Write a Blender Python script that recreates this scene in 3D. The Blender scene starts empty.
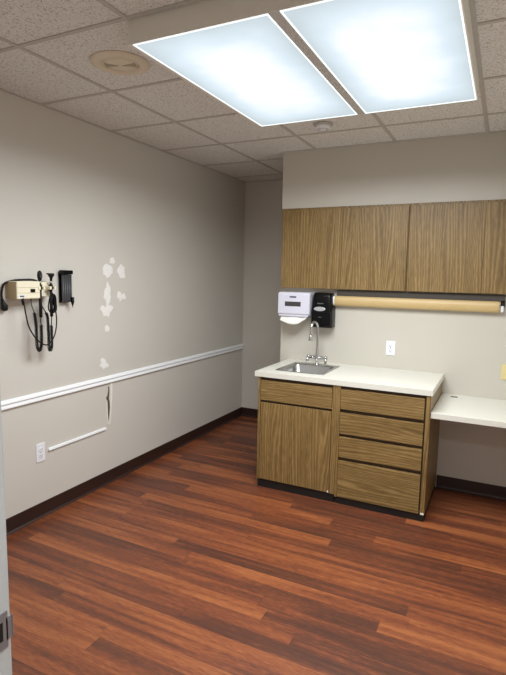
import bpy, bmesh, math, random
from mathutils import Vector, Matrix
random.seed(4)
S = bpy.context.scene
C = bpy.context.collection
PI = math.pi

# ------------------------------------------------------------------ camera
cam = bpy.data.objects.new('camera', bpy.data.cameras.new('camera'))
C.objects.link(cam)
cam.data.sensor_fit = 'HORIZONTAL'
cam.data.sensor_width = 36.0
cam.data.lens = 36.124
cam.data.clip_start = 0.02
cam.matrix_world = (Matrix.Translation((2.6773, -0.2647, 1.63))
                    @ Matrix.Rotation(math.radians(26.2026), 4, 'Z')
                    @ Matrix.Rotation(math.radians(83.1037), 4, 'X')
                    @ Matrix.Rotation(math.radians(1.0978), 4, 'Z'))
S.camera = cam

# ------------------------------------------------------------------ world, exposure
w = bpy.data.worlds.new('world'); S.world = w
w.use_nodes = True
w.node_tree.nodes['Background'].inputs[0].default_value = (0.95, 0.97, 1.0, 1)
w.node_tree.nodes['Background'].inputs[1].default_value = 0.25
S.view_settings.view_transform = 'Standard'
S.view_settings.look = 'None'
S.view_settings.gamma = 1
S.view_settings.use_curve_mapping = False
S.view_settings.exposure = 0.08

LAMP_W = 33.0         # each ceiling panel
LENS_E = 1.02
HALL_W = 34.0


def area(name, loc, sx, sy, power, col, spread=180, rot=(0, 0, 0)):
    l = bpy.data.lights.new(name, 'AREA')
    l.shape = 'RECTANGLE'; l.size = sx; l.size_y = sy
    l.energy = power; l.color = col; l.spread = math.radians(spread)
    o = bpy.data.objects.new(name, l); C.objects.link(o)
    o.location = loc; o.rotation_euler = rot
    return o


area('ceiling_panel_light', (1.5355, 2.1225, 2.5695), 0.59, 1.21, LAMP_W, (0.925, 0.965, 0.985), 168)
area('ceiling_panel_light', (2.18, 2.1225, 2.5695), 0.56, 1.21, LAMP_W, (0.925, 0.965, 0.985), 168)
area('hall_fill_light', (2.55, -0.55, 2.60), 1.1, 0.5, HALL_W, (0.93, 0.96, 1.0), 180)  # added unseen fill lamp, brightens the lower left wall through the doorway

# ------------------------------------------------------------------ room numbers
H = 2.667            # ceiling
YB = 4.905           # back wall of the alcove
YW = 3.84            # wall behind the counter
YS = 3.80            # soffit face
XE = 0.93            # left end of the counter wall
XR = 3.12            # right wall
YF = 0.385           # room face of the front wall


# ------------------------------------------------------------------ mesh helpers
def bx(bm, x0, x1, y0, y1, z0, z1, bev=0.0, seg=2):
    vs = [bm.verts.new((x, y, z)) for x in (x0, x1) for y in (y0, y1) for z in (z0, z1)]
    f = [(0, 1, 3, 2), (4, 6, 7, 5), (0, 4, 5, 1), (2, 3, 7, 6), (0, 2, 6, 4), (1, 5, 7, 3)]
    fs = [bm.faces.new([vs[i] for i in q]) for q in f]
    if bev:
        es = list({e for a in fs for e in a.edges})
        bmesh.ops.bevel(bm, geom=es, offset=bev, segments=seg, affect='EDGES', profile=0.5)
    return bm


def box(*a, **k):
    return bx(bmesh.new(), *a, **k)


def frame_of(d):
    d = d.normalized()
    u = d.cross(Vector((0, 0, 1)))
    if u.length < 1e-3:
        u = Vector((1, 0, 0))
    u.normalize()
    return u, d.cross(u).normalized()


def tube(bm, pts, r, n=10, cap=True):
    pts = [Vector(p) for p in pts]
    if not isinstance(r, (list, tuple)):
        r = [r] * len(pts)
    rings = []
    u = None
    for i, p in enumerate(pts):
        d = (pts[min(i + 1, len(pts) - 1)] - pts[max(i - 1, 0)])
        if d.length < 1e-9:
            d = Vector((0, 0, 1))
        d.normalize()
        if u is None:
            u, v = frame_of(d)
        else:
            u = (u - d * u.dot(d)).normalized()
            v = d.cross(u).normalized()
        rings.append([bm.verts.new(p + (u * math.cos(2 * PI * k / n) + v * math.sin(2 * PI * k / n)) * r[i]) for k in range(n)])
    for a, b in zip(rings, rings[1:]):
        for k in range(n):
            f = bm.faces.new((a[k], a[(k + 1) % n], b[(k + 1) % n], b[k])); f.smooth = True
    if cap:
        bm.faces.new(rings[0][::-1]); bm.faces.new(rings[-1])
    return bm


def spline(pts, n=8):
    P = [Vector(p) for p in pts]
    P = [P[0]] + P + [P[-1]]
    out = []
    for i in range(1, len(P) - 2):
        a, b, c, d = P[i - 1:i + 3]
        for k in range(n):
            t = k / n
            out.append(0.5 * ((2 * b) + (c - a) * t + (2 * a - 5 * b + 4 * c - d) * t * t + (3 * b - a - 3 * c + d) * t ** 3))
    out.append(P[-2])
    return out


def coil(bm, pts, rad, wire, pitch, n=6):
    """a helix following a path"""
    path = spline(pts, 10)
    L = [0]
    for a, b in zip(path, path[1:]):
        L.append(L[-1] + (b - a).length)
    tot = L[-1]; turns = tot / pitch; steps = int(turns * 9)
    out = []; j = 0; u = None
    for s in range(steps + 1):
        t = tot * s / steps
        while j < len(path) - 2 and L[j + 1] < t:
            j += 1
        k = (t - L[j]) / max(1e-9, L[j + 1] - L[j])
        p = path[j].lerp(path[j + 1], k)
        d = (path[j + 1] - path[j]).normalized()
        if u is None:
            u, v = frame_of(d)
        else:
            u = (u - d * u.dot(d)).normalized(); v = d.cross(u)
        a = 2 * PI * turns * s / steps
        out.append(p + (u * math.cos(a) + v * math.sin(a)) * rad)
    return tube(bm, out, wire, n)


def lathe(bm, prof, o=(0, 0, 0), ax='Z', n=32, sx=1, sy=1):
    """profile of (radius, height); ax Z or X or Y = direction of the height"""
    rings = []
    for r, h in prof:
        ring = []
        for k in range(n):
            a = 2 * PI * k / n
            x, y = r * math.cos(a) * sx, r * math.sin(a) * sy
            q = {'Z': (x, y, h), 'X': (h, x, y), 'Y': (x, h, y)}[ax]
            ring.append(bm.verts.new(Vector(o) + Vector(q)))
        rings.append(ring)
    for a, b in zip(rings, rings[1:]):
        for k in range(n):
            f = bm.faces.new((a[k], a[(k + 1) % n], b[(k + 1) % n], b[k])); f.smooth = True
    bm.faces.new(rings[0][::-1]); bm.faces.new(rings[-1])
    return bm


def prism(bm, poly, axis, a, b):
    """extrude a 2-D polygon along an axis from a to b. axis X: poly (y,z); Y: poly (x,z); Z: poly (x,y)"""
    def P(q, t):
        return {'X': (t, q[0], q[1]), 'Y': (q[0], t, q[1]), 'Z': (q[0], q[1], t)}[axis]
    A = [bm.verts.new(P(q, a)) for q in poly]; B = [bm.verts.new(P(q, b)) for q in poly]
    n = len(poly)
    bm.faces.new(A[::-1]); bm.faces.new(B)
    for i in range(n):
        bm.faces.new((A[i], A[(i + 1) % n], B[(i + 1) % n], B[i]))
    return bm


def origin_of(o):
    v = Vector((0, 0, 0))
    while o:
        v += o.location; o = o.parent
    return v


def obj(name, bm, mat, parent=None, base=None, label=None):
    """link a bmesh given in room coordinates as one mesh object"""
    bmesh.ops.recalc_face_normals(bm, faces=bm.faces)
    if parent is not None:
        off = origin_of(parent); loc = Vector((0, 0, 0))
    elif base is not None:
        off = Vector(base); loc = off
    else:
        off = Vector((0, 0, 0)); loc = off
    bmesh.ops.translate(bm, verts=bm.verts, vec=-off)
    me = bpy.data.meshes.new(name); bm.to_mesh(me); bm.free()
    o = bpy.data.objects.new(name, me); C.objects.link(o)
    me.materials.append(mat)
    if parent is not None:
        o.parent = parent
    o.location = loc
    if label:
        o['label'] = label
    return o


def struct(name, bm, mat, parent=None):
    o = obj(name, bm, mat, parent)
    if parent is None:
        o['kind'] = 'structure'
    return o


def thing(name, label, cat, loc, group=None):
    o = bpy.data.objects.new(name, None); C.objects.link(o)
    o.empty_display_size = 0.05
    o.location = loc; o['label'] = label; o['category'] = cat
    if group:
        o['group'] = group
    return o


def tag(o, label, cat, group=None):
    o['label'] = label; o['category'] = cat
    if group:
        o['group'] = group
    return o


# ------------------------------------------------------------------ materials
def new_mat(name, col, rough=0.6, metal=0.0, spec=0.5):
    m = bpy.data.materials.new(name); m.use_nodes = True
    b = m.node_tree.nodes['Principled BSDF']
    b.inputs['Base Color'].default_value = (*col, 1)
    b.inputs['Roughness'].default_value = rough
    b.inputs['Metallic'].default_value = metal
    b.inputs['Specular IOR Level'].default_value = spec
    return m, m.node_tree, b


def srgb(r, g, b):
    f = lambda c: (c / 255 / 12.92) if c / 255 <= 0.04045 else ((c / 255 + 0.055) / 1.055) ** 2.4
    return (f(r), f(g), f(b))


def mottled(name, c0, c1, scale=8, rough=0.6, bump=0.0, bscale=120, metal=0.0, spec=0.5):
    m, t, b = new_mat(name, c0, rough, metal, spec)
    g = t.nodes.new('ShaderNodeNewGeometry')
    n = t.nodes.new('ShaderNodeTexNoise'); n.inputs['Scale'].default_value = scale; n.inputs['Detail'].default_value = 4
    t.links.new(g.outputs['Position'], n.inputs['Vector'])
    mx = t.nodes.new('ShaderNodeMix'); mx.data_type = 'RGBA'
    mx.inputs[6].default_value = (*c0, 1); mx.inputs[7].default_value = (*c1, 1)
    t.links.new(n.outputs['Fac'], mx.inputs[0]); t.links.new(mx.outputs[2], b.inputs['Base Color'])
    if bump:
        n2 = t.nodes.new('ShaderNodeTexNoise'); n2.inputs['Scale'].default_value = bscale
        t.links.new(g.outputs['Position'], n2.inputs['Vector'])
        bp = t.nodes.new('ShaderNodeBump'); bp.inputs['Strength'].default_value = bump
        bp.inputs['Distance'].default_value = 0.002
        t.links.new(n2.outputs['Fac'], bp.inputs['Height']); t.links.new(bp.outputs[0], b.inputs['Normal'])
    return m


def mathn(t, op, a, b=None, clamp=False):
    n = t.nodes.new('ShaderNodeMath'); n.operation = op; n.use_clamp = clamp
    for i, v in enumerate((a, b)):
        if v is None:
            continue
        if isinstance(v, (int, float)):
            n.inputs[i].default_value = v
        else:
            t.links.new(v, n.inputs[i])
    return n.outputs[0]


def ramp(t, fac, stops, interp='LINEAR'):
    r = t.nodes.new('ShaderNodeValToRGB'); r.color_ramp.interpolation = interp
    e = r.color_ramp.elements
    e[0].position, e[0].color = stops[0][0], (*stops[0][1], 1)
    e[1].position, e[1].color = stops[-1][0], (*stops[-1][1], 1)
    for pos, c in stops[1:-1]:
        q = e.new(pos); q.color = (*c, 1)
    t.links.new(fac, r.inputs[0])
    return r.outputs[0]


def floor_mat():
    m, t, b = new_mat('cherry_laminate', (0.3, 0.1, 0.05), 0.38)
    g = t.nodes.new('ShaderNodeNewGeometry')
    s = t.nodes.new('ShaderNodeSeparateXYZ'); t.links.new(g.outputs['Position'], s.inputs[0])
    X, Y = s.outputs[0], s.outputs[1]
    SW = 0.0885
    row = mathn(t, 'FLOOR', mathn(t, 'DIVIDE', mathn(t, 'ADD', Y, 5.037), SW))
    wn = t.nodes.new('ShaderNodeTexWhiteNoise'); wn.noise_dimensions = '1D'; t.links.new(row, wn.inputs['W'])
    ln = mathn(t, 'ADD', mathn(t, 'MULTIPLY', wn.outputs['Value'], 0.6), 1.0)
    xs = mathn(t, 'ADD', mathn(t, 'DIVIDE', X, ln), mathn(t, 'MULTIPLY', wn.outputs['Value'], 37.7))
    cell = mathn(t, 'FLOOR', xs)
    cb = t.nodes.new('ShaderNodeCombineXYZ'); t.links.new(row, cb.inputs[0]); t.links.new(cell, cb.inputs[1])
    w2 = t.nodes.new('ShaderNodeTexWhiteNoise'); w2.noise_dimensions = '2D'; t.links.new(cb.outputs[0], w2.inputs['Vector'])
    rnd = w2.outputs['Value']
    # long grain streaks
    cv = t.nodes.new('ShaderNodeCombineXYZ')
    t.links.new(mathn(t, 'ADD', mathn(t, 'MULTIPLY', X, 1.6), mathn(t, 'MULTIPLY', rnd, 50)), cv.inputs[0])
    t.links.new(mathn(t, 'MULTIPLY', Y, 26), cv.inputs[1])
    n1 = t.nodes.new('ShaderNodeTexNoise'); n1.inputs['Scale'].default_value = 1.0; n1.inputs['Detail'].default_value = 5
    n1.inputs['Distortion'].default_value = 0.6
    t.links.new(cv.outputs[0], n1.inputs['Vector'])
    cv2 = t.nodes.new('ShaderNodeCombineXYZ')
    t.links.new(mathn(t, 'MULTIPLY', X, 22), cv2.inputs[0]); t.links.new(mathn(t, 'MULTIPLY', Y, 260), cv2.inputs[1])
    n2 = t.nodes.new('ShaderNodeTexNoise'); n2.inputs['Scale'].default_value = 1.0; n2.inputs['Detail'].default_value = 2
    t.links.new(cv2.outputs[0], n2.inputs['Vector'])
    fac = mathn(t, 'ADD', mathn(t, 'MULTIPLY', rnd, 0.36), mathn(t, 'MULTIPLY', n1.outputs['Fac'], 0.95))
    fac = mathn(t, 'ADD', fac, mathn(t, 'MULTIPLY', mathn(t, 'SUBTRACT', n2.outputs['Fac'], 0.5), 0.75))
    fac = mathn(t, 'SUBTRACT', fac, 0.165)
    col = ramp(t, fac, [(0.12, srgb(72, 42, 31)), (0.35, srgb(94, 52, 35)), (0.54, srgb(126, 67, 39)), (0.84, srgb(160, 96, 55))])
    # thin joints along the rows and at the board ends
    fy = mathn(t, 'FRACT', mathn(t, 'DIVIDE', mathn(t, 'ADD', Y, 5.037), SW))
    jy = mathn(t, 'LESS_THAN', fy, 0.022)
    fx = mathn(t, 'FRACT', xs); jx = mathn(t, 'LESS_THAN', fx, 0.0022)
    j = mathn(t, 'MULTIPLY', mathn(t, 'MAXIMUM', jy, jx), 0.30)
    mx = t.nodes.new('ShaderNodeMix'); mx.data_type = 'RGBA'
    t.links.new(j, mx.inputs[0]); t.links.new(col, mx.inputs[6]); mx.inputs[7].default_value = (*srgb(45, 22, 15), 1)
    t.links.new(mx.outputs[2], b.inputs['Base Color'])
    t.links.new(mathn(t, 'ADD', mathn(t, 'MULTIPLY', n2.outputs['Fac'], 0.2), 0.32), b.inputs['Roughness'])
    return m


def laminate(name, vertical=True, tone=1.0):
    """brown wood-grain laminate"""
    m, t, b = new_mat(name, (0.2, 0.13, 0.06), 0.42)
    g = t.nodes.new('ShaderNodeNewGeometry')
    s = t.nodes.new('ShaderNodeSeparateXYZ'); t.links.new(g.outputs['Position'], s.inputs[0])
    X = mathn(t, 'ADD', s.outputs[0], mathn(t, 'MULTIPLY', s.outputs[1], 1.0)); Z = s.outputs[2]
    A, B = (X, Z) if vertical else (Z, X)        # A across the grain, B along it
    def noise(sa, sb, det, dist=0.0, off=0.0):
        c = t.nodes.new('ShaderNodeCombineXYZ')
        t.links.new(mathn(t, 'MULTIPLY', A, sa), c.inputs[0])
        t.links.new(mathn(t, 'ADD', mathn(t, 'MULTIPLY', B, sb), off), c.inputs[1])
        n = t.nodes.new('ShaderNodeTexNoise'); n.inputs['Scale'].default_value = 1
        n.inputs['Detail'].default_value = det; n.inputs['Distortion'].default_value = dist
        t.links.new(c.outputs[0], n.inputs['Vector'])
        return n.outputs['Fac']
    warp = noise(6.5, 0.65, 1, 0.0, 3.3)
    ph = mathn(t, 'ADD', mathn(t, 'MULTIPLY', A, 330), mathn(t, 'MULTIPLY', warp, 62))
    wav = mathn(t, 'ADD', mathn(t, 'MULTIPLY', mathn(t, 'SINE', ph), 0.5), 0.5)
    fine = noise(420, 14, 2)
    broad = noise(30, 1.6, 3, 0.4, 7.0)
    fac = mathn(t, 'ADD', mathn(t, 'MULTIPLY', wav, 0.17), mathn(t, 'MULTIPLY', fine, 0.57))
    fac = mathn(t, 'ADD', fac, mathn(t, 'MULTIPLY', broad, 0.40))
    k = lambda c: tuple(q * tone for q in c)
    col = ramp(t, fac, [(0.26, k(srgb(72, 54, 28))), (0.54, k(srgb(124, 98, 56))), (0.86, k(srgb(176, 148, 98)))])
    t.links.new(col, b.inputs['Base Color'])
    return m


def ceiling_mat():
    m, t, b = new_mat('fissured_ceiling_tile', srgb(205, 196, 186), 0.95, 0, 0.1)
    g = t.nodes.new('ShaderNodeNewGeometry')
    n = t.nodes.new('ShaderNodeTexNoise'); n.inputs['Scale'].default_value = 105; n.inputs['Detail'].default_value = 3
    n.inputs['Distortion'].default_value = 1.2
    t.links.new(g.outputs['Position'], n.inputs['Vector'])
    col = ramp(t, n.outputs['Fac'], [(0.36, srgb(178, 170, 163)), (0.45, srgb(226, 225, 221)), (0.70, srgb(238, 237, 234))])
    t.links.new(col, b.inputs['Base Color'])
    bp = t.nodes.new('ShaderNodeBump'); bp.inputs['Strength'].default_value = 0.4; bp.inputs['Distance'].default_value = 0.003
    t.links.new(n.outputs['Fac'], bp.inputs['Height']); t.links.new(bp.outputs[0], b.inputs['Normal'])
    return m


def lens_mat():
    """frosted acrylic lens lit by the tubes behind it: brighter over the tubes, dimmer at the rim"""
    m = bpy.data.materials.new('lit_acrylic_lens'); m.use_nodes = True
    t = m.node_tree; t.nodes.clear()
    out = t.nodes.new('ShaderNodeOutputMaterial'); em = t.nodes.new('ShaderNodeEmission')
    tc = t.nodes.new('ShaderNodeTexCoord'); s = t.nodes.new('ShaderNodeSeparateXYZ')
    t.links.new(tc.outputs['Generated'], s.inputs[0])
    # distance from the middle of the panel, in panel units
    dx = mathn(t, 'ABSOLUTE', mathn(t, 'SUBTRACT', s.outputs[0], 0.5))
    dy = mathn(t, 'ABSOLUTE', mathn(t, 'SUBTRACT', s.outputs[1], 0.5))
    ex = mathn(t, 'SUBTRACT', 1.0, mathn(t, 'POWER', mathn(t, 'MULTIPLY', dx, 2.0), 3.0))
    ey = mathn(t, 'SUBTRACT', 1.0, mathn(t, 'POWER', mathn(t, 'MULTIPLY', dy, 2.0), 5.0))
    base = mathn(t, 'MULTIPLY', ex, ey)
    n = t.nodes.new('ShaderNodeTexNoise'); n.inputs['Scale'].default_value = 4.5; n.inputs['Detail'].default_value = 3
    g = t.nodes.new('ShaderNodeNewGeometry'); t.links.new(g.outputs['Position'], n.inputs['Vector'])
    f = mathn(t, 'ADD', mathn(t, 'MULTIPLY', base, 0.85), mathn(t, 'MULTIPLY', mathn(t, 'SUBTRACT', n.outputs['Fac'], 0.5), 0.5))
    col = ramp(t, f, [(0.0, (0.58, 0.66, 0.70)), (0.5, (0.72, 0.83, 0.91)), (0.85, (1.0, 1.03, 1.05))])
    t.links.new(col, em.inputs['Color']); em.inputs['Strength'].default_value = LENS_E
    t.links.new(em.outputs[0], out.inputs['Surface'])
    return m


M = {}
M['floor'] = floor_mat()
M['lam_v'] = laminate('woodgrain_laminate_upright', True)
M['lam_h'] = laminate('woodgrain_laminate_sideways', False)
M['lam_dark'] = mottled('dark_laminate_edge', srgb(74, 54, 34), srgb(60, 42, 26), 20, 0.6)
M['ceil'] = ceiling_mat()
M['wall'] = mottled('beige_wall_paint', srgb(214, 210, 202), srgb(210, 206, 198), 3, 0.55, 0.10, 160)
M['wall_back'] = mottled('cream_wall_paint', srgb(203, 198, 187), srgb(199, 194, 183), 3, 0.5, 0.08, 160)
M['tbar'] = new_mat('painted_ceiling_grid', srgb(190, 184, 177), 0.5)[0]
M['housing'] = mottled('taupe_enamel', srgb(236, 232, 222), srgb(230, 226, 216), 5, 0.5)
M['divider'] = new_mat('grey_lamp_divider', srgb(205, 205, 203), 0.5)[0]
M['lensrim'] = new_mat('lit_acrylic_rim', srgb(240, 245, 245), 0.4)[0]
_b = M['lensrim'].node_tree.nodes['Principled BSDF']
_b.inputs['Emission Color'].default_value = (0.86, 0.97, 1.0, 1); _b.inputs['Emission Strength'].default_value = 0.85
M['lens'] = lens_mat()
M['base'] = mottled('dark_brown_vinyl', srgb(52, 33, 28), srgb(44, 27, 23), 14, 0.45)
M['kick'] = new_mat('black_toe_kick', srgb(20, 16, 14), 0.6)[0]
M['rail'] = new_mat('white_rail_paint', srgb(244, 246, 248), 0.35)[0]
M['counter'] = mottled('off_white_laminate', srgb(225, 223, 213), srgb(219, 217, 206), 30, 0.32)
M['steel'] = mottled('brushed_stainless', (0.50, 0.50, 0.49), (0.42, 0.42, 0.41), 60, 0.30, metal=1.0)
M['chrome'] = new_mat('chrome', (0.50, 0.50, 0.50), 0.16, 1.0)[0]
M['black'] = new_mat('glossy_black_plastic', srgb(8, 8, 9), 0.32, 0, 0.22)[0]
M['rubber'] = new_mat('black_rubber', srgb(12, 12, 13), 0.5, 0, 0.3)[0]
M['ribbed'] = new_mat('charcoal_plastic', srgb(66, 66, 69), 0.4)[0]
M['white'] = new_mat('white_plastic', srgb(238, 240, 246), 0.35)[0]
M['lilac'] = new_mat('pale_lilac_plastic', srgb(222, 222, 236), 0.35)[0]
M['paper'] = mottled('white_paper_towel', srgb(245, 243, 238), srgb(236, 233, 228), 40, 0.9)
M['smoke'] = new_mat('smoked_window', srgb(70, 66, 68), 0.25)[0]
M['cream'] = mottled('cream_plastic', srgb(246, 239, 214), srgb(241, 233, 206), 20, 0.4)
M['tan'] = mottled('tan_plastic', srgb(178, 158, 124), srgb(170, 150, 117), 20, 0.5)
M['amber'] = mottled('yellowed_acrylic', srgb(204, 178, 128), srgb(196, 168, 116), 6, 0.4)
M['almond'] = new_mat('almond_plastic', srgb(226, 208, 150), 0.4)[0]
M['vent'] = mottled('beige_vent_enamel', srgb(226, 214, 192), srgb(220, 208, 186), 10, 0.5)
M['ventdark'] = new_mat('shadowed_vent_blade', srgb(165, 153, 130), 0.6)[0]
M['jamb'] = mottled('grey_white_jamb_paint', srgb(196, 200, 200), srgb(190, 194, 194), 8, 0.45)
M['lampplate'] = new_mat('dark_lamp_plate', srgb(66, 60, 54), 0.6)[0]
M['hole'] = new_mat('dark_hole', srgb(14, 12, 11), 0.8)[0]
M['plaster'] = mottled('white_patching_plaster', srgb(250, 249, 247), srgb(232, 229, 225), 60, 0.9)
M['torn'] = mottled('torn_drywall_paper', srgb(120, 98, 74), srgb(48, 36, 28), 45, 0.9)
M['slot'] = new_mat('outlet_slots', srgb(96, 98, 112), 0.6)[0]
M['silver'] = new_mat('silver_plastic', srgb(196, 198, 200), 0.3, 0.4)[0]
M['platemetal'] = new_mat('worn_plate_metal', srgb(150, 150, 154), 0.35, 0.5)[0]
M['greyink'] = new_mat('grey_print', srgb(110, 112, 118), 0.5)[0]
M['navy'] = new_mat('navy_print', srgb(60, 62, 84), 0.5)[0]
M['clear'] = mottled('worn_white_strip', srgb(250, 249, 245), srgb(236, 232, 222), 30, 0.5)

for _k in ('lens', 'lensrim'):
    M[_k].cycles.emission_sampling = 'NONE'

# ------------------------------------------------------------------ the room
struct('floor', box(-0.15, XR + 0.15, -1.6, YB + 0.12, -0.08, 0.0), M['floor'])

# ceiling slab and suspended grid
struct('ceiling', box(-0.15, XR + 0.15, -1.6, YB + 0.12, H, H + 0.08), M['ceil'])
gb = bmesh.new()
GX = [0.577 + 0.6375 * k for k in range(4)]
GY = [1.481 + 0.6285 * k for k in range(-1, 6)]
for gx in GX:
    bx(gb, gx - 0.011, gx + 0.011, YF, YB, H - 0.005, H + 0.002)
for gy in GY:
    bx(gb, 0.0, XR, gy - 0.011, gy + 0.011, H - 0.0045, H + 0.002)
# wall angle around the edge
bx(gb, 0.0, 0.018, YF, YB, H - 0.004, H + 0.002)
bx(gb, 0.0, XE, YB - 0.018, YB, H - 0.004, H + 0.002)
bx(gb, XE, XR, YS - 0.018, YS, H - 0.004, H + 0.002)
struct('trim_2', gb, M['tbar'])

# left wall
wl = struct('wall_left', box(-0.12, 0.0, -1.6, YB + 0.12, 0, H), M['wall'])
struct('wall_rear', box(0.0, XE + 0.3, YB, YB + 0.12, 0, H), M['wall'])
wb = bmesh.new()
bx(wb, XE, XR, YW, YW + 0.12, 0, 1.535)
bx(wb, XE, XR, YS, YW + 0.12, 2.201, H)
bx(wb, XE, XR, YW + 0.28, YW + 0.36, 1.45, 2.25)
bx(wb, XE, XE + 0.1, YW + 0.12, YB, 0, H)
struct('wall_back', wb, M['wall_back'])
struct('wall_right', box(XR, XR + 0.12, -1.6, YB, 0, H), M['wall'])
wf = bmesh.new()
DX0, DX1, DH = 1.80, 2.85, 2.24
bx(wf, 0, DX0, YF - 0.12, YF, 0, H)
bx(wf, DX1, XR, YF - 0.12, YF, 0, H)
bx(wf, DX0, DX1, YF - 0.12, YF, DH, H)
struct('wall_front', wf, M['wall'])
struct('wall_hall', box(-0.15, XR + 0.15, -1.72, -1.6, 0, H), M['wall'])

# baseboards: vinyl cove base with a small toe
def cove(axis, s, a, b, h=0.102):
    """s: wall coordinate and the way it faces"""
    c, d = s
    poly = [(c, 0.0), (c + d * 0.013, 0.0), (c + d * 0.013, 0.004), (c + d * 0.006, 0.012), (c + d * 0.004, 0.02), (c + d * 0.004, h - 0.002), (c + d * 0.002, h), (c, h)]
    bm = bmesh.new()
    prism(bm, poly, axis, a, b)
    return bm
struct('baseboard_left', cove('Y', (0.0, 1), YF, YB - 0.0), M['base'])
struct('baseboard_rear', cove('X', (YB, -1), 0.004, XE), M['base'])
struct('baseboard_back', cove('X', (YW, -1), 2.297, XR), M['base'])
struct('baseboard_right', cove('Y', (XR, -1), YF, YW - 0.014), M['base'])

# chair rail: two beads with a groove
rp = [(0, .797), (.016, .798), (.018, .801), (.0165, .808), (.011, .820), (.007, .8225), (.007, .8255),
      (.016, .8265), (.018, .8295), (.0165, .836), (.008, .849), (.005, .8515), (0, .8515)]
struct('trim_1', prism(bmesh.new(), rp, 'Y', YF, YB - 0.0), M['rail'])

# plaster patches on the left wall (thin raised filler)
def blob(cy, cz, ry, rz, n=40, spike=0.0, seed=0, jag=0.16):
    rnd = random.Random(seed)
    ph = [rnd.uniform(0, 6.28) for _ in range(4)]
    bm = bmesh.new(); fr = []; mid = []
    for k in range(n):
        a = 2 * PI * k / n
        q = 1 + 1.5 * jag * (math.sin(2 * a + ph[0]) * .5 + math.sin(3 * a + ph[1]) * .5 + math.sin(5 * a + ph[2]) * .4) + rnd.uniform(-.11, .11)
        if spike and abs(a - PI / 2) < 0.35:
            q += spike * (1 - abs(a - PI / 2) / 0.35)
        y, z = math.cos(a) * ry * q, math.sin(a) * rz * q
        fr.append(bm.verts.new((0.0001, cy + y, cz + z))); mid.append(bm.verts.new((0.0012, cy + y * .8, cz + z * .8)))
    c = bm.verts.new((0.0016, cy, cz))
    for k in range(n):
        j = (k + 1) % n
        bm.faces.new((fr[k], fr[j], mid[j], mid[k])); bm.faces.new((mid[k], mid[j], c))
    bm.faces.new(fr[::-1])
    return bm
for i, (cy, cz, ry, rz, sp, jg) in enumerate([
        (2.742, 1.725, .026, .026, 0, .12), (2.690, 1.650, .050, .050, .25, .10), (2.841, 1.645, .046, .048, .15, .14),
        (2.684, 1.469, .040, .060, .8, .14), (2.834, 1.452, .042, .034, .5, .34), (2.673, 1.352, .050, .050, .4, .28),
        (2.675, 1.215, .026, .026, 0, .08), (2.634, .949, .042, .036, 0, .26)]):
    o = obj('plaster_patch', blob(cy, cz, ry, rz, spike=sp, seed=i + 3, jag=jg), M['plaster'], wl)

# torn strip where a cable channel was pulled off
tb = bmesh.new()
prism(tb, [(2.672, .765), (2.684, .768), (2.688, .745), (2.684, .70), (2.680, .672), (2.688, .650), (2.690, .60), (2.681, .53), (2.672, .475),
           (2.668, .475), (2.668, .53), (2.668, .60), (2.664, .655), (2.650, .682), (2.665, .70), (2.676, .745)], 'X', 0.0001, 0.0012)
obj('torn_wall_paper', tb, M['torn'], wl)
tb = bmesh.new()
prism(tb, [(2.697, .79), (2.720, .795), (2.716, .70), (2.702, .56), (2.692, .475), (2.684, .462), (2.682, .475), (2.692, .56), (2.700, .70)], 'X', 0.0001, 0.004)
prism(tb, [(2.655, .66), (2.661, .66), (2.664, .56), (2.672, .474), (2.664, .470), (2.656, .56)], 'X', 0.0001, 0.003)
obj('peeled_paint_edge', tb, M['clear'], wl)

# door jamb on the left of the frame
jm = bmesh.new()
bx(jm, DX0 - 0.001, 1.813, YF - 0.125, YF, 0, DH, bev=0.0015)
bx(jm, DX0 - 0.06, 1.802, YF, YF + 0.010, 0, DH + 0.06, bev=0.002)
bx(jm, DX1 - 0.02, DX1 + 0.001, YF - 0.125, YF, 0, DH)
bx(jm, DX1 - 0.012, DX1 + 0.06, YF, YF + 0.012, 0, DH + 0.06)
bx(jm, DX0 - 0.06, DX1 + 0.06, YF, YF + 0.012, DH, DH + 0.06)
bx(jm, DX0, DX1, YF - 0.125, YF, DH - 0.02, DH)
dj = struct('door_1', jm, M['jamb'])
sp = bmesh.new()
SZ = 0.906
bx(sp, 1.8135, 1.8152, YF - 0.047, YF - 0.006, SZ - 0.040, SZ + 0.040, bev=0.0006, seg=1)
bx(sp, 1.8135, 1.8152, YF - 0.010, YF + 0.004, SZ - 0.024, SZ + 0.024)
# lip that curls round into the room
lp = [(1.8135, YF + 0.003), (1.8152, YF + 0.003), (1.8152, YF + 0.006), (1.8140, YF + 0.0075), (1.8125, YF + 0.0080), (1.8125, YF + 0.0070), (1.8132, YF + 0.0065), (1.8138, YF + 0.005)]
prism(sp, lp, 'Z', SZ - 0.024, SZ + 0.024)
spo = obj('strike_plate', sp, M['platemetal'], dj, label='steel strike plate with a dark latch hole')
obj('latch_hole', box(1.8151, 1.8156, YF - 0.040, YF - 0.018, SZ - 0.020, SZ + 0.020), M['hole'], spo)
sc = bmesh.new()
for q in (-1, 1):
    lathe(sc, [(0.0035, 1.815), (0.0035, 1.8160), (0.0018, 1.8164)], (0, YF - 0.030, SZ + q * 0.031), 'X', 14)
obj('plate_screw', sc, M['steel'], spo)

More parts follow.
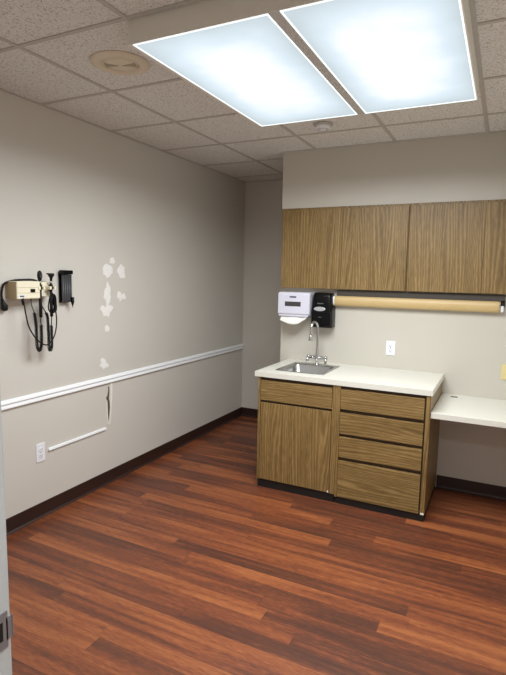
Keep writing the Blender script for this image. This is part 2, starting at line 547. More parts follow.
# ------------------------------------------------------------------ ceiling light
LX0, LX1, LY0, LY1, LZ = 1.205, 2.480, 1.500, 2.748, 2.570
lf = thing('ceiling_light_fixture', 'large boxy ceiling light fixture with two glowing frosted panels', 'ceiling light', (1.8425, 2.124, H))
hb = bmesh.new()
_t = 0.006
bx(hb, LX0, LX0 + _t, LY0 + _t, LY1 - _t, LZ + .005, H - 0.0005)
bx(hb, LX1 - _t, LX1, LY0 + _t, LY1 - _t, LZ + .005, H - 0.0005)
bx(hb, LX0, LX1, LY0, LY0 + _t, LZ + .005, H - 0.0005)
bx(hb, LX0, LX1, LY1 - _t, LY1, LZ + .005, H - 0.0005)
bx(hb, LX0 + _t, LX1 - _t, LY0 + _t, LY1 - _t, H - 0.012, H - 0.008)
# bottom flange round the panels
bx(hb, LX0, 1.2278, LY0, LY1, LZ, LZ + 0.005); bx(hb, 2.4732, LX1, LY0, LY1, LZ, LZ + 0.005)
bx(hb, 1.2278, 2.4732, LY0, LY0 + .0038, LZ, LZ + 0.005); bx(hb, 1.2278, 2.4732, LY1 - .0038, LY1, LZ, LZ + 0.005)
obj('housing', hb, M['housing'], lf)
obj('divider', box(1.842, 1.888, LY0 + 0.004, LY1 - 0.004, LZ - 0.002, LZ + 0.012, bev=0.002), M['divider'], lf)
for a, b in ((1.228, 1.842), (1.888, 2.473)):
    rb = bmesh.new()
    q = 0.006
    bx(rb, a, a + q, LY0 + 0.004, LY1 - 0.004, LZ - 0.003, LZ + 0.008); bx(rb, b - q, b, LY0 + 0.004, LY1 - 0.004, LZ - 0.003, LZ + 0.008)
    bx(rb, a + q, b - q, LY0 + 0.004, LY0 + 0.004 + q, LZ - 0.003, LZ + 0.008); bx(rb, a + q, b - q, LY1 - 0.004 - q, LY1 - 0.004, LZ - 0.003, LZ + 0.008)
    rim = obj('panel_rim', rb, M['lensrim'], lf)
    obj('diffuser_panel', box(a + q, b - q, LY0 + 0.004 + q, LY1 - 0.004 - q, LZ, LZ + 0.004), M['lens'], lf)

# round vent
VX, VY = 0.888, 1.822
rv = thing('round_ceiling_vent', 'round beige vent with two half-moon openings in the ceiling', 'ceiling vent', (VX, VY, H))
vb = bmesh.new()
lathe(vb, [(0.088, H - 0.004), (0.098, H - 0.016), (0.125, H - 0.013), (0.143, H - 0.006), (0.146, H - 0.0005), (0.088, H - 0.0005)], (VX, VY, 0), 'Z', 64)
obj('outer_ring', vb, M['vent'], rv)
ang = math.radians(23.5)
def rot(x, y, z):
    return (VX + x * math.cos(ang) - y * math.sin(ang), VY + x * math.sin(ang) + y * math.cos(ang), z)
vd = obj('vent_disc', lathe(bmesh.new(), [(0.0885, H - 0.0045), (0.0885, H - 0.0075), (0.060, H - 0.0105), (0.020, H - 0.012)], (VX, VY, 0), 'Z', 48), M['vent'], rv)
for sgn in (-1, 1):
    b = bmesh.new(); lo = []; hi = []
    pl = [(.010, -.002)] + [(.078 * math.cos(a), .078 * math.sin(a)) for a in [-.30 + .60 * k / 6 for k in range(7)]] + [(.010, .002)]
    for x, y in pl:
        d = math.hypot(x, y)
        zz = H - (.0130 if d < .03 else .0112)
        lo.append(b.verts.new(rot(x * sgn, y, zz))); hi.append(b.verts.new(rot(x * sgn, y, zz + .003)))
    b.faces.new(lo); b.faces.new(hi[::-1])
    for k in range(len(lo)):
        q = (k + 1) % len(lo); b.faces.new((lo[k], lo[q], hi[q], hi[k]))
    obj('vent_slot', b, M['ventdark'], vd)
    # raised lip along each slot
    b = bmesh.new()
    tube(b, [rot(.012 * sgn, .006, H - .012), rot(.082 * sgn, .034, H - .0095)], .003, 8)
    obj('vent_lip', b, M['vent'], vd)

# smoke detector
sd = thing('smoke_detector', 'small round white smoke detector on the ceiling behind the light', 'smoke detector', (1.49, 3.165, H))
obj('base_ring', lathe(bmesh.new(), [(0.066, H - 0.0005), (0.066, H - 0.010), (0.060, H - 0.014)], (1.49, 3.165, 0), 'Z', 40), M['tbar'], sd)
obj('sensor_head', lathe(bmesh.new(), [(0.052, H - 0.014), (0.048, H - 0.030), (0.036, H - 0.038), (0.020, H - 0.040)], (1.49, 3.165, 0), 'Z', 40), M['white'], sd)
db = bmesh.new()
for k in range(10):
    a = 2 * PI * k / 10
    lathe(db, [(0.006, H - 0.0375), (0.006, H - 0.0392)], (1.49 + 0.033 * math.cos(a), 3.165 + 0.033 * math.sin(a), 0), 'Z', 8)
obj('sensor_slots', db, M['greyink'], sd)

# ------------------------------------------------------------------ wall cabinets
def wall_cabinet(x0, x1, label, seam):
    t = thing('wall_cabinet', label, 'cabinet', ((x0 + x1) / 2, YW + 0.1, 1.535), 'woodgrain wall cabinets above the counter')
    b = bmesh.new()
    th = 0.018; y0, y1 = YS - 0.002, YW + 0.27
    bx(b, x0, x0 + th, y0, y1, 1.5355, 2.2005); bx(b, x1 - th, x1, y0, y1, 1.5355, 2.2005)
    bx(b, x0 + th, x1 - th, y0, y1, 1.5355, 1.5535); bx(b, x0 + th, x1 - th, y0, y1, 2.165, 2.2005)
    bx(b, x0 + th, x1 - th, y1 - 0.006, y1, 1.5535, 2.165)
    obj('carcass', b, M['lam_v'], t)
    for a, c in ((x0 + 0.006, seam - 0.0006), (seam + 0.0006, x1 - 0.006)):
        obj('cabinet_door', box(a, c, YS - 0.020, YS - 0.003, 1.537, 2.183, bev=0.0015), M['lam_v'], t)
    return t
wall_cabinet(0.938, 1.989, 'brown woodgrain wall cabinet nearest the alcove, above the sink', 1.468)
wall_cabinet(1.991, 3.06, 'brown woodgrain wall cabinet on the right, above the desk', 2.519)
obj('cabinet_filler', box(3.061, XR - 0.0005, YS - 0.002, YS + 0.016, 1.5355, 2.2005), M['lam_v'])
bpy.data.objects['cabinet_filler']['kind'] = 'structure'
bpy.data.objects['cabinet_filler'].name = 'trim_3'

# under-cabinet lamp with yellowed cover
ul = thing('under_cabinet_light', 'long yellowed strip light under the wall cabinets', 'light', (2.04, YW, 1.39))
z0, z1 = 1.398, 1.482
obj('back_plate', box(1.435, 2.684, YW - 0.030, YW - 0.0005, z1 - 0.01, 1.528, bev=.002), M['lampplate'], ul, label='dark brown-grey mounting plate')
pr = []
for k in range(13):
    a = -PI / 2 + PI * k / 12
    pr.append((YW - 0.019 - 0.040 * math.cos(a) ** 0.6 if math.cos(a) > 1e-6 else YW - 0.019, (z0 + z1) / 2 + (z1 - z0) / 2 * math.sin(a)))
cb = bmesh.new()
prism(cb, pr, 'X', 1.425, 2.645)
obj('diffuser_cover', cb, M['amber'], ul)
def ecap(x0, x1):
    b = bmesh.new()
    prism(b, [(YW - 0.0005, z0 + .006), (YW - 0.048, z0 + .006), (YW - 0.060, z0 + .02), (YW - 0.060, z1 - .018), (YW - 0.048, z1 - .004), (YW - 0.0005, z1 - .004)], 'X', x0, x1)
    return b
e = obj('end_cap', ecap(1.4125, 1.4245), M['white'], ul)
e = obj('end_cap', ecap(2.6455, 2.655), M['tan'], ul)
obj('end_clip', box(2.656, 2.678, YW - 0.05, YW - 0.03, 1.405, 1.45, bev=0.006), M['white'], ul, label='white clip on a black bracket')
obj('end_bracket', box(2.6555, 2.684, YW - 0.030, YW - 0.0005, 1.44, 1.49, bev=0.003), M['kick'], ul)

# ------------------------------------------------------------------ paper towel dispenser
pd = thing('paper_towel_dispenser', 'white paper towel dispenser with a towel hanging out, left of the black one', 'dispenser', (1.105, YW, 1.30))
b = bmesh.new()
px0, px1, pf = 0.955, 1.237, YW - 0.14
prof = [(YW - 0.001, 1.318), (YW - 0.001, 1.502), (pf + 0.022, 1.502), (pf + 0.006, 1.497), (pf, 1.485), (pf, 1.325), (pf + 0.012, 1.312), (pf + 0.03, 1.310), (YW - 0.03, 1.310)]
prism(b, prof, 'X', px0, px1)
bmesh.ops.bevel(b, geom=[e for e in b.edges if abs(e.verts[0].co.x - e.verts[1].co.x) < 1e-5], offset=0.006, segments=2, affect='EDGES')
body = obj('dispenser_body', b, M['lilac'], pd)
obj('level_window', box(1.020, 1.162, pf - 0.0015, pf + 0.002, 1.385, 1.424, bev=0.0006, seg=1), M['smoke'], body, label='dark level window')
obj('brand_plate', box(1.062, 1.120, pf - 0.0012, pf + 0.002, 1.457, 1.469), M['navy'], body, label='small dark name plate')
obj('bottom_tray', box(px0 + 0.006, px1 - 0.012, pf + 0.010, YW - 0.005, 1.300, 1.312, bev=0.002), M['lilac'], pd)
b = bmesh.new()
nx, nz = 22, 10
g = []
for i in range(nx + 1):
    u = i / nx
    col = []
    for k in range(nz + 1):
        v = k / nz
        x = 0.978 + 0.235 * u
        bot = 1.262 - 0.030 * math.sin(PI * u) * (0.6 + 0.4 * math.sin(3 * u)) + 0.022 * max(0, u - 0.7) / 0.3
        z = 1.3005 + (bot - 1.3005) * v
        y = pf + 0.030 - 0.036 * math.sin(v * 1.5) + 0.006 * math.sin(9 * u + 2 * v)
        col.append((x, y, z))
    g.append(col)
for s in (0, 1):
    pass
vs = [[b.verts.new(p) for p in c] for c in g]
v2 = [[b.verts.new((p[0], p[1] + 0.0025, p[2] + 0.001)) for p in c] for c in g]
for i in range(nx):
    for k in range(nz):
        f = b.faces.new((vs[i][k], vs[i + 1][k], vs[i + 1][k + 1], vs[i][k + 1])); f.smooth = True
        f = b.faces.new((v2[i][k], v2[i][k + 1], v2[i + 1][k + 1], v2[i + 1][k])); f.smooth = True
for i in range(nx):
    b.faces.new((vs[i][nz], vs[i + 1][nz], v2[i + 1][nz], v2[i][nz])); b.faces.new((vs[i][0], v2[i][0], v2[i + 1][0], vs[i + 1][0]))
for k in range(nz):
    b.faces.new((vs[0][k], vs[0][k + 1], v2[0][k + 1], v2[0][k])); b.faces.new((vs[nx][k], v2[nx][k], v2[nx][k + 1], vs[nx][k + 1]))
tag(obj('paper_towel', b, M['paper'], None, base=(1.10, pf + 0.03, 1.24)), 'white folded paper towel hanging from the dispenser slot', 'paper towel')

# ------------------------------------------------------------------ soap dispenser
so = thing('soap_dispenser', 'black wall soap dispenser with a silver oval window', 'dispenser', (1.335, YW, 1.218))
sf = YW - 0.115
b = bmesh.new()
def rring(x0, x1, y0, y1, z, r, n=5):
    out = []
    for cx, cy, a0 in ((x1 - r, y1 - r * .3, 0), (x0 + r, y1 - r * .3, 90), (x0 + r, y0 + r, 180), (x1 - r, y0 + r, 270)):
        rr = r if a0 >= 180 else r
        for k in range(n + 1):
            a = math.radians(a0 + 90 * k / n)
            out.append((cx + rr * math.cos(a), cy + (rr if a0 >= 180 else rr * .3) * math.sin(a), z))
    return out
lv = [(1.218, .004, .012), (1.224, 0, .004), (1.30, 0, .0), (1.375, .001, -.002), (1.40, .004, .002), (1.47, .010, .006), (1.497, .016, .014), (1.505, .026, .030)]
rings = []
for z, ins, fy in lv:
    rings.append([b.verts.new(p) for p in rring(1.244 + ins * .8, 1.422 - ins, sf + fy, YW - 0.001, z, 0.022)])
for a, c in zip(rings, rings[1:]):
    n = len(a)
    for k in range(n):
        f = b.faces.new((a[k], a[(k + 1) % n], c[(k + 1) % n], c[k])); f.smooth = True
b.faces.new(rings[0][::-1]); b.faces.new(rings[-1])
sb = obj('dispenser_body', b, M['black'], so)
obj('oval_window', lathe(bmesh.new(), [(0.050, sf - 0.004), (0.050, sf - 0.009), (0.044, sf - 0.0105)], (1.322, 0, 1.372), 'Y', 36, 1, 0.36), M['silver'], sb, label='silver oval level window')
b = bmesh.new()
x = 1.298
rw = random.Random(5)
for k in range(7):
    bx(b, x, x + 0.005, sf - 0.0012, sf + 0.008, 1.413, 1.421); x += 0.0078
obj('brand_print', b, M['greyink'], sb, label='faint grey lettering')
obj('push_print', box(1.311, 1.339, sf - 0.0006, sf + 0.006, 1.303, 1.307), M['greyink'], sb)
obj('push_bar', box(1.250, 1.416, sf - 0.007, sf + 0.01, 1.228, 1.348, bev=0.006), M['black'], so)
bpy.data.objects['push_print'].location.y -= 0.0075

# ------------------------------------------------------------------ outlets
def outlet_back(cx, cz, label, mat='white'):
    t = thing('wall_outlet', label, 'outlet', (cx, YW, cz - 0.058))
    p_ = obj('cover_plate', box(cx - .036, cx + .036, YW - 0.006, YW - 0.0003, cz - .058, cz + .058, bev=0.002), M[mat], t)
    for q in (-1, 1):
        s_ = obj('socket', lathe(bmesh.new(), [(0.017, YW - 0.0055), (0.017, YW - 0.0085), (0.0155, YW - 0.009)], (cx, 0, cz + q * .0195), 'Y', 24, 1, .85), M[mat], t)
        b = bmesh.new()
        bx(b, cx - .0085, cx - .006, YW - .0095, YW - .0085, cz + q * .0195 - .002, cz + q * .0195 + .008)
        bx(b, cx + .006, cx + .0085, YW - .0095, YW - .0085, cz + q * .0195 - .002, cz + q * .0195 + .007)
        bx(b, cx - .003, cx + .003, YW - .0095, YW - .0085, cz + q * .0195 - .011, cz + q * .0195 - .006)
        obj('socket_slots', b, M['slot'], s_)
    obj('cover_screw', lathe(bmesh.new(), [(0.0035, YW - 0.006), (0.0035, YW - 0.0075)], (cx, 0, cz), 'Y', 12), M['slot'], t)
    return t
outlet_back(1.888, 1.079, 'white duplex wall outlet above the long counter')
t = thing('wall_outlet', 'white duplex wall outlet low on the left wall, beside the cable channel', 'outlet', (0, 2.025, 0.384))
cy, cz = 2.025, 0.446
obj('cover_plate', box(0.0003, 0.006, cy - .035, cy + .035, cz - .062, cz + .062, bev=0.002), M['white'], t)
for q in (-1, 1):
    s_ = obj('socket', lathe(bmesh.new(), [(0.017, .0055), (0.017, .0085), (0.0155, .009)], (0, cy, cz + q * .0195), 'X', 24), M['white'], t)
    b = bmesh.new()
    for d in (-1, 1):
        bx(b, .0085, .0095, cy + d * .0072 - .0012, cy + d * .0072 + .0012, cz + q * .0195 - .002, cz + q * .0195 + .008)
    bx(b, .0085, .0095, cy - .003, cy + .003, cz + q * .0195 - .011, cz + q * .0195 - .006)
    obj('socket_slots', b, M['slot'], s_)
obj('cover_screw', lathe(bmesh.new(), [(0.0035, .006), (0.0035, .0075)], (0, cy, cz), 'X', 12), M['slot'], t)
# almond switch plate at the right edge of the picture
t = thing('switch_plate', 'almond wall plate above the desk at the right edge', 'wall plate', (2.732, YW, 0.912))
obj('cover_plate', box(2.693, 2.771, YW - .007, YW - .0003, .912, 1.024, bev=0.002), M['almond'], t)
obj('toggle', box(2.726, 2.738, YW - .016, YW - .0065, .955, .978, bev=0.002), M['almond'], t)

# cable channel
t = tag(obj('cable_channel', prism(bmesh.new(), [(0.0003, .440), (.013, .440), (.014, .442), (.012, .4455), (.008, .4465), (.008, .448), (.012, .449), (.011, .452), (.006, .456), (0.0003, .456)], 'Y', 2.088, 2.636),
            M['rail'], None, base=(0, 2.36, .434)), 'short white cable channel low on the left wall, right of the outlet', 'cable channel')

# ------------------------------------------------------------------ base cabinets
CF = 3.171       # face of the fronts
HC = 0.9135
def base_cabinet(x0, x1, zb, label, fronts, stileL, stileR, cf):
    """fronts: (kind, x0, x1, z0, z1)"""
    t = thing('base_cabinet', label, 'cabinet', ((x0 + x1) / 2, 3.5, 0), 'woodgrain base cabinets under the countertop')
    top = HC - 0.0405
    b = bmesh.new()
    bx(b, x0, x0 + stileL, cf + .001, cf + .02, zb, top); bx(b, x1 - stileR, x1, cf + .001, cf + .02, zb, top)
    bx(b, x0, x0 + .016, cf + .02, YW - .002, zb, top); bx(b, x1 - .016, x1, cf + .02, YW - .002, zb, top)
    bx(b, x0 + .014, x1 - .014, cf + .021, YW - .004, zb + 0.001, zb + .018)
    obj('carcass', b, M['lam_v'], t)
    b = bmesh.new()
    bx(b, x0 + stileL, x1 - stileR, cf + .024, cf + .036, zb + .018, top - 0.001)
    obj('inner_frame', b, M['lam_dark'], t)
    obj('toe_kick', box(x0 + .004, x1 - .003, cf + .012, YW - .01, 0.0, zb - .0005), M['kick'], t)
    for kind, a, c, d, e in fronts:
        obj(kind, box(a, c, cf, cf + .0235, d, e, bev=.0012), M['lam_v' if kind == 'cabinet_door' else 'lam_h'], t)
    return t
c1 = base_cabinet(1.040, 1.666, .066, 'brown woodgrain sink cabinet with one door below a false drawer front',
             [('drawer_front', 1.062, 1.624, .694, .848), ('cabinet_door', 1.062, 1.624, .070, .676)], .018, .038, CF)
obj('chipped_corner', box(1.612, 1.623, CF - .0008, CF + .002, .071, .084), M['plaster'], [o for o in c1.children if o.name.startswith('cabinet_door')][0])
c2 = base_cabinet(1.6675, 2.294, .052, 'brown woodgrain cabinet with a stack of four drawers',
             [('drawer_front', 1.688, 2.256, .706, .850), ('drawer_front', 1.688, 2.256, .527, .680),
              ('drawer_front', 1.688, 2.256, .354, .503), ('drawer_front', 1.688, 2.256, .056, .327)], .018, .028, CF - .002)
obj('chipped_edge', box(2.270, 2.292, CF - .0022, CF + .002, .053, .066), M['plaster'], [o for o in c2.children if o.name.startswith('carcass')][0])

# countertop with a sink cut-out
ct = thing('countertop', 'off-white laminate countertop on the two base cabinets', 'countertop', (1.66, 3.5, HC - .04))
cx0, cx1, cy0, cy1 = 1.012, 2.304, 3.163, YW - .0008
sx0, sx1, sy0, sy1 = 1.138, 1.512, 3.282, 3.688
b = bmesh.new()
xs = [cx0, sx0, sx1, cx1]; ys = [cy0, sy0, sy1, cy1]
V = {}
for k, z in enumerate((HC - .0395, HC)):
    for i, x in enumerate(xs):
        for j, y in enumerate(ys):
            V[i, j, k] = b.verts.new((x, y, z))
for i in range(3):
    for j in range(3):
        if (i, j) == (1, 1):
            continue
        for k in (0, 1):
            b.faces.new((V[i, j, k], V[i + 1, j, k], V[i + 1, j + 1, k], V[i, j + 1, k]))
for i in range(3):
    for j in (0, 3):
        b.faces.new((V[i, j, 0], V[i + 1, j, 0], V[i + 1, j, 1], V[i, j, 1]))
        b.faces.new((V[j, i, 0], V[j, i + 1, 0], V[j, i + 1, 1], V[j, i, 1]))
for (a, c) in (((1, 1), (2, 1)), ((2, 1), (2, 2)), ((2, 2), (1, 2)), ((1, 2), (1, 1))):
    b.faces.new((V[a[0], a[1], 0], V[c[0], c[1], 0], V[c[0], c[1], 1], V[a[0], a[1], 1]))
bmesh.ops.recalc_face_normals(b, faces=b.faces)
es = [e for e in b.edges if e.verts[0].co.z > HC - .001 and e.verts[1].co.z > HC - .001 and
      ((e.verts[0].co.y < cy0 + .001 and e.verts[1].co.y < cy0 + .001) or (e.verts[0].co.x > cx1 - .001 and e.verts[1].co.x > cx1 - .001)
       or (e.verts[0].co.x < cx0 + .001 and e.verts[1].co.x < cx0 + .001))]
bmesh.ops.bevel(b, geom=es, offset=.0025, segments=2, affect='EDGES')
obj('counter_slab', b, M['counter'], ct)

# sink
sk = thing('sink', 'small square stainless steel sink set in the countertop', 'sink', (1.325, 3.48, HC - .15))
def rrect(x0, x1, y0, y1, z, r, n=5):
    out = []
    for cx, cy, a0 in ((x1 - r, y1 - r, 0), (x0 + r, y1 - r, 90), (x0 + r, y0 + r, 180), (x1 - r, y0 + r, 270)):
        for k in range(n + 1):
            a = math.radians(a0 + 90 * k / n)
            out.append((cx + r * math.cos(a), cy + r * math.sin(a), z))
    return out
b = bmesh.new()
loops = [rrect(1.128, 1.520, 3.272, 3.712, HC + .0006, .02), rrect(1.130, 1.518, 3.274, 3.710, HC + .004, .02),
         rrect(1.150, 1.498, 3.294, 3.640, HC + .0042, .03), rrect(1.158, 1.490, 3.302, 3.632, HC - .004, .035),
         rrect(1.168, 1.480, 3.312, 3.622, HC - .125, .045), rrect(1.188, 1.460, 3.332, 3.602, HC - .145, .05),
         rrect(1.285, 1.365, 3.430, 3.505, HC - .150, .035)]
rings = [[b.verts.new(p) for p in l] for l in loops]
for a, c in zip(rings, rings[1:]):
    n = len(a)
    for k in range(n):
        f = b.faces.new((a[k], a[(k + 1) % n], c[(k + 1) % n], c[k])); f.smooth = True
b.faces.new(rings[-1])
# underside so the bowl has thickness
bo = obj('sink_bowl', b, M['steel'], sk)
sol = bo.modifiers.new('thickness', 'SOLIDIFY'); sol.thickness = 0.0008; sol.offset = 1 if False else -1
b = bmesh.new()
lathe(b, [(0.036, HC - .1495), (0.038, HC - .1475), (0.028, HC - .1465), (0.014, HC - .1485)], (1.325, 3.4675, 0), 'Z', 28)
obj('drain', b, M['chrome'], sk)

# faucet: gooseneck with two lever handles
fz = HC + .0045
fx, fy = 1.330, 3.672
fc = thing('faucet', 'chrome gooseneck faucet with two lever handles behind the sink', 'faucet', (fx, fy, fz))
b = bmesh.new()
lathe(b, [(.026, fz), (.026, fz + .004), (.016, fz + .009), (.011, fz + .016), (.011, fz + .036), (.018, fz + .046), (.019, fz + .062), (.017, fz + .080), (.012, fz + .090), (.011, fz + .125), (.009, fz + .13)], (fx, fy, 0), 'Z', 24)
tube(b, [(fx - .07, fy, fz + .058), (fx + .07, fy, fz + .058)],   .0115, 14)
for q in (-1, 1):
    lathe(b, [(.014, -.010), (.016, -.002), (.014, .008)], (fx + q * .035, fy, fz + .058), 'X', 18)
obj('faucet_body', b, M['chrome'], fc)
b = bmesh.new()
dxs, dys = -.022, -.10       # the spout swings towards the room and a little left
pts = [(fx, fy, fz + .12), (fx, fy, fz + .21), (fx - .001, fy - .001, fz + .285)]
R_ = .052
for k in range(1, 10):
    a = PI * k / 9.0
    s = (1 - math.cos(a)) / 2
    pts.append((fx + dxs * s - .001, fy + dys * s, fz + .292 + .062 * math.sin(a)))
pts.append((fx + dxs * 1.03, fy + dys * 1.03, fz + .25))
tube(b, spline(pts, 5), .0105, 14)
pe = pts[-1]
tube(b, [(pe[0], pe[1], pe[2] + .005), (pe[0], pe[1], pe[2] - .012), (pe[0] - .001, pe[1], pe[2] - .03), (pe[0] - .001, pe[1], pe[2] - .045)], [.011, .013, .016, .0165], 16)
obj('spout', b, M['chrome'], fc)
for q in (-1, 1):
    b = bmesh.new()
    hx = fx + q * .074
    lathe(b, [(.013, fz + .042), (.015, fz + .052), (.015, fz + .066), (.009, fz + .074)], (hx, fy, 0), 'Z', 18)
    tube(b, [(hx, fy, fz + .055), (hx + q * .004, fy - .012, fz + .050), (hx + q * .005, fy - .018, fz + .035), (hx + q * .005, fy - .020, fz + .010)], [.010, .011, .012, .010], 12)
    obj('lever_handle', b, M['chrome'], fc)

# ------------------------------------------------------------------ desk shelf
ds = thing('desk', 'low off-white built-in desk top right of the cabinets', 'desk', (2.71, 3.5, .72))
b = bmesh.new()
bx(b, 2.2955, XR - .0008, 3.183, YW - .0008, .721, .7595, bev=.002)
obj('desk_top', b, M['counter'], ds)
obj('wall_cleat', box(2.2965, XR - .001, YW - .022, YW - .001, .66, .7205), M['lam_dark'], ds)
obj('cable_slot', box(2.368, 2.416, 3.734, 3.764, .7593, .7606, bev=.0004, seg=1), M['hole'], ds, label='small dark cable slot')

# ------------------------------------------------------------------ diagnostic wall set
dg = thing('diagnostic_wall_unit', 'cream wall transformer unit for medical instruments with cradles and a looping cord', 'medical device', (0, 1.95, 1.47))
b = bmesh.new()
bx(b, .034, .100, 1.812, 1.978, 1.468, 1.573, bev=.004)
bx(b, .0003, .060, 1.978, 2.100, 1.476, 1.566, bev=.004)
bd = obj('unit_body', b, M['cream'], dg)
obj('end_panel', box(.0003, .094, 1.8095, 1.8119, 1.470, 1.571, bev=.001, seg=1), M['tan'], bd, label='tan end panel')
obj('back_plate', box(.0003, .0338, 1.813, 1.9775, 1.474, 1.569), M['tan'], dg)
obj('maker_label', box(.1000, .1008, 1.824, 1.864, 1.475, 1.493), M['white'], bd, label='small white maker label')
b = bmesh.new()
bx(b, .1008, .1011, 1.829, 1.859, 1.480, 1.488)
obj('label_print', b, M['navy'], bd)
obj('power_switch', box(.1000, .1030, 1.906, 1.940, 1.506, 1.527, bev=.001, seg=1), M['black'], bd, label='black power switch')
b = bmesh.new()
for zz in (1.503, 1.536):
    bx(b, .1000, .1006, 1.816, 1.974, zz - .0008, zz + .0008)
obj('body_groove', b, M['tan'], bd)
def cradle(y):
    b = bmesh.new()
    bx(b, .058, .106, y - .026, y - .0105, 1.521, 1.541, bev=.002)
    bx(b, .058, .106, y + .0105, y + .026, 1.521, 1.541, bev=.002)
    bx(b, .050, .074, y - .026, y + .026, 1.512, 1.547, bev=.002)
    return b
HY1, HY2 = 1.990, 2.074
for y in (HY1, HY2):
    obj('cradle', cradle(y), M['cream'], dg)
# power cord loop under the unit and its gathered bundle
b = bmesh.new()
L = [(1.852, 1.483), (1.854, 1.44), (1.856, 1.389), (1.867, 1.31), (1.893, 1.253), (1.936, 1.205), (1.988, 1.177), (2.030, 1.194), (2.062, 1.241), (2.077, 1.311), (2.074, 1.376), (2.066, 1.41), (2.060, 1.45)]
L = [(.125 if 3 < i < 11 else .095 + .008 * min(i, 3), y, z) for i, (y, z) in enumerate(L)]
tube(b, spline(L, 8), .0042, 8)
tube(b, [(.080, 1.852, 1.492), (.092, 1.852, 1.47), (.098, 1.853, 1.43)], [.010, .009, .005], 10)
obj('power_cord', b, M['rubber'], dg)
b = bmesh.new()
rr = random.Random(2)
for k in range(7):
    cyy, czz = 2.050 + .004 * (k % 2), 1.436
    ry, rz = .004 + .0036 * k, .062 - .003 * (k % 3)
    xo = .118 + .006 * (k % 3)
    pts = []
    for j in range(15):
        a = 2 * PI * j / 14
        pts.append((xo + .003 * math.sin(3 * a + k), cyy + ry * math.cos(a) * (1 - .25 * math.sin(a)), czz + rz * math.sin(a)))
    tube(b, spline(pts, 3), .0042, 7, cap=True)
obj('gathered_cord', b, M['rubber'], dg, label='bundle of folded black cord')
b = bmesh.new()
tube(b, spline([(.070, 1.985, 1.572), (.055, 1.96, 1.581), (.045, 1.90, 1.581), (.03, 1.85, 1.577), (.018, 1.80, 1.562), (.012, 1.785, 1.54), (.012, 1.775, 1.50), (.014, 1.775, 1.46)], 8), .0065, 8)
tube(b, [(.014, 1.775, 1.47), (.016, 1.778, 1.445), (.020, 1.784, 1.425), (.020, 1.786, 1.402), (.020, 1.786, 1.396)], [.007, .013, .020, .018, .010], 12)
obj('supply_cord', b, M['rubber'], dg)

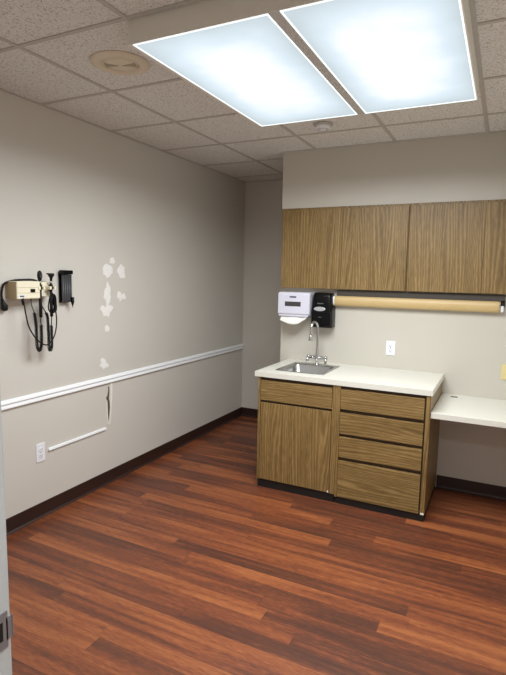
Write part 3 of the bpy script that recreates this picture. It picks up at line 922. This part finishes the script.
def instrument(name, label, y, kind, cpath):
    X = .086
    t = thing(name, label, 'medical instrument', (X, y, 1.35), 'instruments held in the wall unit cradles')
    b = bmesh.new()
    lathe(b, [(.0075, 1.348), (.0098, 1.352), (.0098, 1.44), (.0088, 1.46), (.0092, 1.50), (.0098, 1.528), (.0125, 1.546), (.0125, 1.553), (.007, 1.556)], (X, y, 0), 'Z', 20)
    obj('handle', b, M['rubber'], t)
    b = bmesh.new()
    lathe(b, [(.0072, 1.555), (.0072, 1.562), (.0085, 1.564), (.0085, 1.570), (.0065, 1.572)], (X, y, 0), 'Z', 18)
    obj('neck', b, M['chrome'], t)
    b = bmesh.new()
    if kind == 'oval':
        lathe(b, [(.006, 1.571), (.012, 1.580), (.0165, 1.598), (.017, 1.612), (.0145, 1.626), (.009, 1.636), (.003, 1.639)], (X, y, 0), 'Z', 24, .7, 1.0)
        h = obj('head', b, M['rubber'], t)
        obj('lens_dial', lathe(bmesh.new(), [(.009, X + .011), (.009, X + .0135), (.006, X + .014)], (0, y + .001, 1.602), 'X', 20), M['ribbed'], h)
    else:
        lathe(b, [(.007, 1.571), (.008, 1.582), (.009, 1.592), (.016, 1.603), (.021, 1.610), (.022, 1.620), (.018, 1.624)], (X, y + .004, 0), 'Z', 28, .8, 1.0)
        tube(b, [(X, y - .008, 1.614), (X, y - .022, 1.619), (X, y - .031, 1.622)], [.007, .005, .003], 12)
        obj('head', b, M['rubber'], t)
    b = bmesh.new()
    top, pts = cpath[0], cpath[1:]
    tube(b, spline([top, (top[0], top[1] + .001, (top[2] + pts[0][2]) / 2), pts[0]], 6), .0028, 8)
    coil(b, pts, .0075, .0030, .0072)
    tube(b, spline([pts[-1], (X, y - .002, (pts[-1][2] + 1.349) / 2), (X, y, 1.349)], 6), .0032, 8)
    obj('coiled_cord', b, M['rubber'], t)
    return t
X = .086
instrument('ophthalmoscope', 'slim black ophthalmoscope with an oval head in the cradle nearest the cream box', HY1, 'oval',
           [(.05, 1.951, 1.4815), (X - .01, 1.951, 1.378), (X, 1.951, 1.303), (X, 1.951, 1.21), (X, 1.957, 1.158), (X + .001, 1.970, 1.140), (X, 1.984, 1.158), (X, 1.989, 1.205), (X, 1.990, 1.300)])
instrument('otoscope', 'black otoscope with a wide flat head in the farther cradle', HY2, 'wide',
           [(.05, 2.024, 1.4895), (X - .01, 2.038, 1.375), (X - .004, 2.045, 1.34), (X, 2.045, 1.232), (X, 2.045, 1.155), (X, 2.056, 1.130), (X, 2.068, 1.155), (X, 2.069, 1.23), (X, 2.069, 1.290)])

# ribbed specula dispenser
spd = thing("specula_dispenser", "ribbed charcoal dispenser of five upright tubes on the left wall", "dispenser", (0, 2.25, 1.42))
yA, yB = 2.212, 2.296
obj('back_plate', box(.0003, .012, yA + .004, yB - .004, 1.428, 1.636), M['black'], spd)
obj('top_cap', box(  .0125, .052, yA - .002, yB + .002, 1.618, 1.645, bev=.004), M['black'], spd)
for k in range(5):
    yy = yA + (yB - yA) * (k + .5) / 5
    obj('specula_tube', lathe(bmesh.new(), [(.007, 1.432), (.0081, 1.437), (.0081, 1.617)], (.036, yy, 0), 'Z', 20), M['ribbed'], spd)
b = bmesh.new()
lathe(b, [(.004, 1.408), (.007, 1.418), (.0115, 1.431), (.0115, 1.465)], (.050, yB - .008, 0), 'Z', 16)
obj('release_knob', b, M['black'], spd)
obj('released_specula', lathe(bmesh.new(), [(.003, 1.396), (.0045, 1.4079)], (.050, yB - .008, 0), 'Z', 12), M['greyink'], spd)
